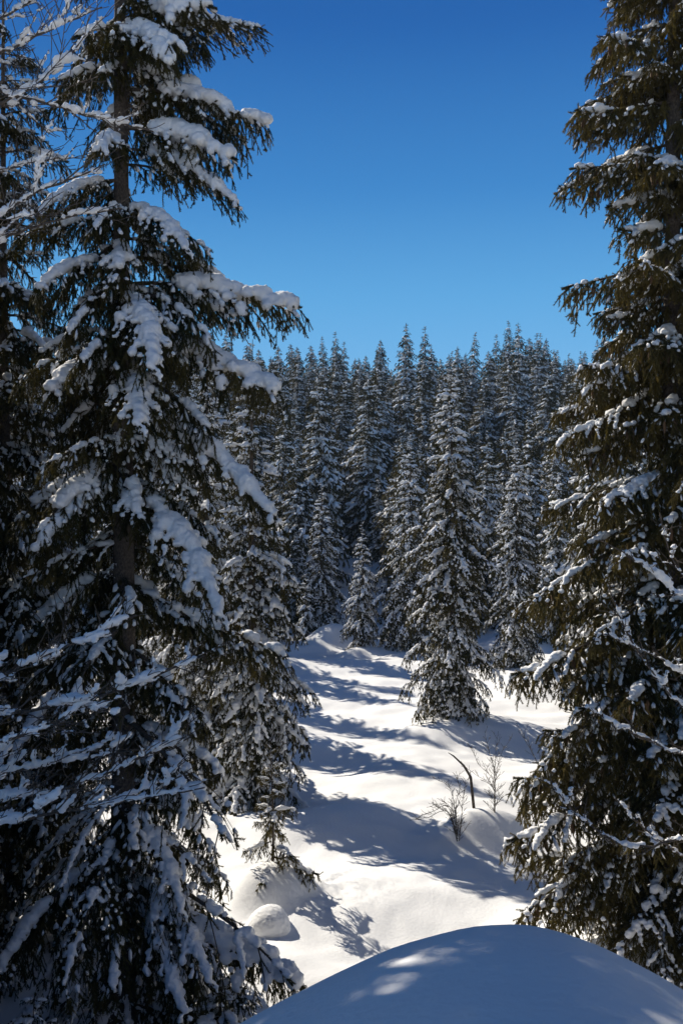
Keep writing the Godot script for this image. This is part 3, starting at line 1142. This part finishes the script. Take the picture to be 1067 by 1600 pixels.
func bare_things() -> void:
	# leafless tree whose snowy branches reach in from the left edge
	var t := thing("leafless_tree", "leafless tree whose thin snow-covered branches reach in before the tall trunked spruce", "tree", on_ground(-3.7, -7.0, 0.1))
	var foot := t.position
	var tube := Tube.new()
	tube.add(PackedVector3Array([Vector3(0, -0.3, 0), Vector3(0.05, 2, 0.05), Vector3(-0.03, 4.5, 0), Vector3(0.05, 7.5, -0.1)]), PackedFloat32Array([0.12, 0.09, 0.07, 0.02]), 9)
	part("trunk", loose(tube.v, PackedColorArray(), m_twig, tube.n), t)
	var k := 0
	for s in [
		[[-330, 190], [-50, 100], [60, 55], [160, 10], 7.2], [[-330, 230], [-50, 170], [60, 130], [150, 40], 6.8], [[-330, 120], [-40, 130], [90, 168], [240, 205], 7.0],
		[[-330, 360], [-50, 345], [60, 300], [165, 258], 6.7], [[-330, 420], [-50, 385], [80, 345], [190, 325], 7.1], [[-330, 300], [-50, 268], [30, 260], [95, 232], 7.4], [[-330, 60], [-60, 40], [20, 20], [90, -40], 6.9],
		[[-330, 1130], [-50, 1070], [80, 1020], [215, 960], 7.2], [[-330, 1190], [-50, 1120], [130, 1095], [320, 1025], 6.9], [[-330, 1230], [-50, 1165], [60, 1140], [150, 1090], 6.6],
		[[-330, 1320], [-50, 1255], [110, 1228], [300, 1150], 7.0], [[-330, 1340], [-40, 1290], [90, 1270], [320, 1232], 6.7], [[-330, 1270], [-50, 1215], [70, 1195], [220, 1170], 7.3],
	]:
		var pts := PackedVector3Array([Vector3(0, at_pixel(0, s[0][1], 7.0).y + 0.25 - foot.y, 0)])
		for i in [1, 2, 3]: pts.append(at_pixel(s[i][0], s[i][1], s[4] + 0.15 * i) - foot)
		bare_branch(pts, 0.019, 700 + k * 13, 0.062 if k < 7 else 0.08, 0.62, 0.016, t, "branch", 2, 0.1)
		k += 1
	# leafless shrub reaching in from the right edge
	t = thing("leafless_shrub", "leafless shrub whose pale snow-lined branches reach in before the olive-brown spruce", "shrub", on_ground(3.7, -8.6, 0.1))
	foot = t.position
	for s in [
		[[1130, 1345], [980, 1322], [890, 1262], [858, 1215], 8.2], [[1130, 1230], [1050, 1175], [960, 1130], [905, 1100], 8.6], [[1120, 1180], [1050, 1090], [985, 1000], [950, 915], 8.4],
		[[1130, 1010], [1060, 930], [1000, 880], [935, 842], 8.0], [[1130, 960], [1067, 900], [1040, 845], [1030, 800], 8.8], [[1130, 1390], [1060, 1335], [1000, 1290], [960, 1245], 9.0], [[1130, 1120], [1060, 1050], [1010, 1020], [940, 990], 8.9],
	]:
		var pts := PackedVector3Array([Vector3(0, 0, 0)])
		for i in 4: pts.append(at_pixel(s[i][0], s[i][1], s[4] - 0.08 * i) - foot)
		bare_branch(pts, 0.021, 900 + k * 17, 0.056, 0.42, 0.014, t)
		k += 1
	# the twigs of the clearing
	t = thing("bare_sapling", "bare dark forked sapling standing upright on a low snow mound in the clearing", "sapling", on_ground((772 - 533.5) / FOCAL * 18.6, -18.6, 0.1))
	foot = t.position
	for s in [[[772, 1205], [762, 1170], [757, 1140], 0.011], [[773, 1225], [782, 1180], [800, 1150], 0.008], [[771, 1222], [748, 1195], [735, 1165], 0.007], [[773, 1200], [775, 1165], [778, 1142], 0.007], [[771, 1232], [745, 1212], [722, 1195], 0.006]]:
		var pts := PackedVector3Array([Vector3(0, -0.1, 0)])
		for i in 3: pts.append(at_pixel(s[i][0], s[i][1], 18.6 + 0.1 * sin(k + i)) - foot)
		bare_branch(pts, s[3], 1200 + k * 7, 0.0, 0.3, 0.02, t, "stem", 2, 0.11)
		k += 1
	t = thing("broken_stem", "leaning broken stem beside the bare sapling in the clearing", "dead stem", on_ground((742 - 533.5) / FOCAL * 18.8, -18.8, 0.15))
	foot = t.position
	tube = Tube.new()
	tube.add(PackedVector3Array([Vector3(0, -0.1, 0), at_pixel(735, 1214, 18.8) - foot, at_pixel(724, 1196, 18.75) - foot, at_pixel(708, 1181, 18.7) - foot, at_pixel(700, 1176, 18.7) - foot]), PackedFloat32Array([0.03, 0.026, 0.02, 0.014, 0.005]), 8)
	part("stem", loose(tube.v, PackedColorArray(), m_twig, tube.n), t)
	t = thing("twiggy_bush", "low tangle of bare twigs lying on the shaded snow beside the snow mound", "bush", on_ground((716 - 533.5) / FOCAL * 18.1, -18.1, 0.08))
	foot = t.position
	for s in [[[705, 1262], [680, 1266], [648, 1280]], [[700, 1268], [672, 1276], [640, 1282]], [[708, 1250], [700, 1228], [676, 1215]], [[712, 1255], [718, 1235], [712, 1205]], [[722, 1262], [724, 1240], [735, 1208]], [[702, 1264], [688, 1256], [666, 1262]]]:
		var pts := PackedVector3Array([Vector3(0, -0.05, 0)])
		for i in 3: pts.append(at_pixel(s[i][0], s[i][1], 18.1 - 0.05 * i) - foot)
		bare_branch(pts, 0.009, 1400 + k * 7, 0.03 if k % 3 == 0 else 0.0, 0.3, 0.02, t, "stem", 2, 0.09)
		k += 1
	t = thing("bare_whip", "long thin bare whip leaning beside the olive-brown spruce over the clearing", "sapling", on_ground((905 - 533.5) / FOCAL * 16.0, -16.0, 0.1))
	foot = t.position
	bare_branch(PackedVector3Array([Vector3.ZERO, at_pixel(868, 1250, 16.2) - foot, at_pixel(838, 1190, 16.3) - foot, at_pixel(805, 1128, 16.4) - foot]), 0.013, 1600, 0.035, 0.4, 0.018, t, "stem", 2, 0.16)
	# a rounded cap of snow on a stump
	t = thing("snow_covered_stump", "small smooth rounded cap of snow on a stump below the young spruce sapling", "stump", on_ground(-1.03, -14.6, 0.1))
	tube = Tube.new()
	tube.add(PackedVector3Array([Vector3(0, -0.2, 0), Vector3(0, 0.2, 0)]), PackedFloat32Array([0.15, 0.13]), 9)
	part("stump", loose(tube.v, PackedColorArray(), m_bark, tube.n), t)
	var cap := Snow.new()
	for i in 9: cap.ball(Vector3(0.14 * cos(i * 0.7) * float(i % 2), 0.08 + 0.012 * i, 0.13 * sin(i * 0.7) * float(i % 2)), 0.3)
	var net := cap.net(0.025, lump, 0.01, 0.95)
	part("snow_cap", indexed(net[0], net[1], net[2], m_snow), t)
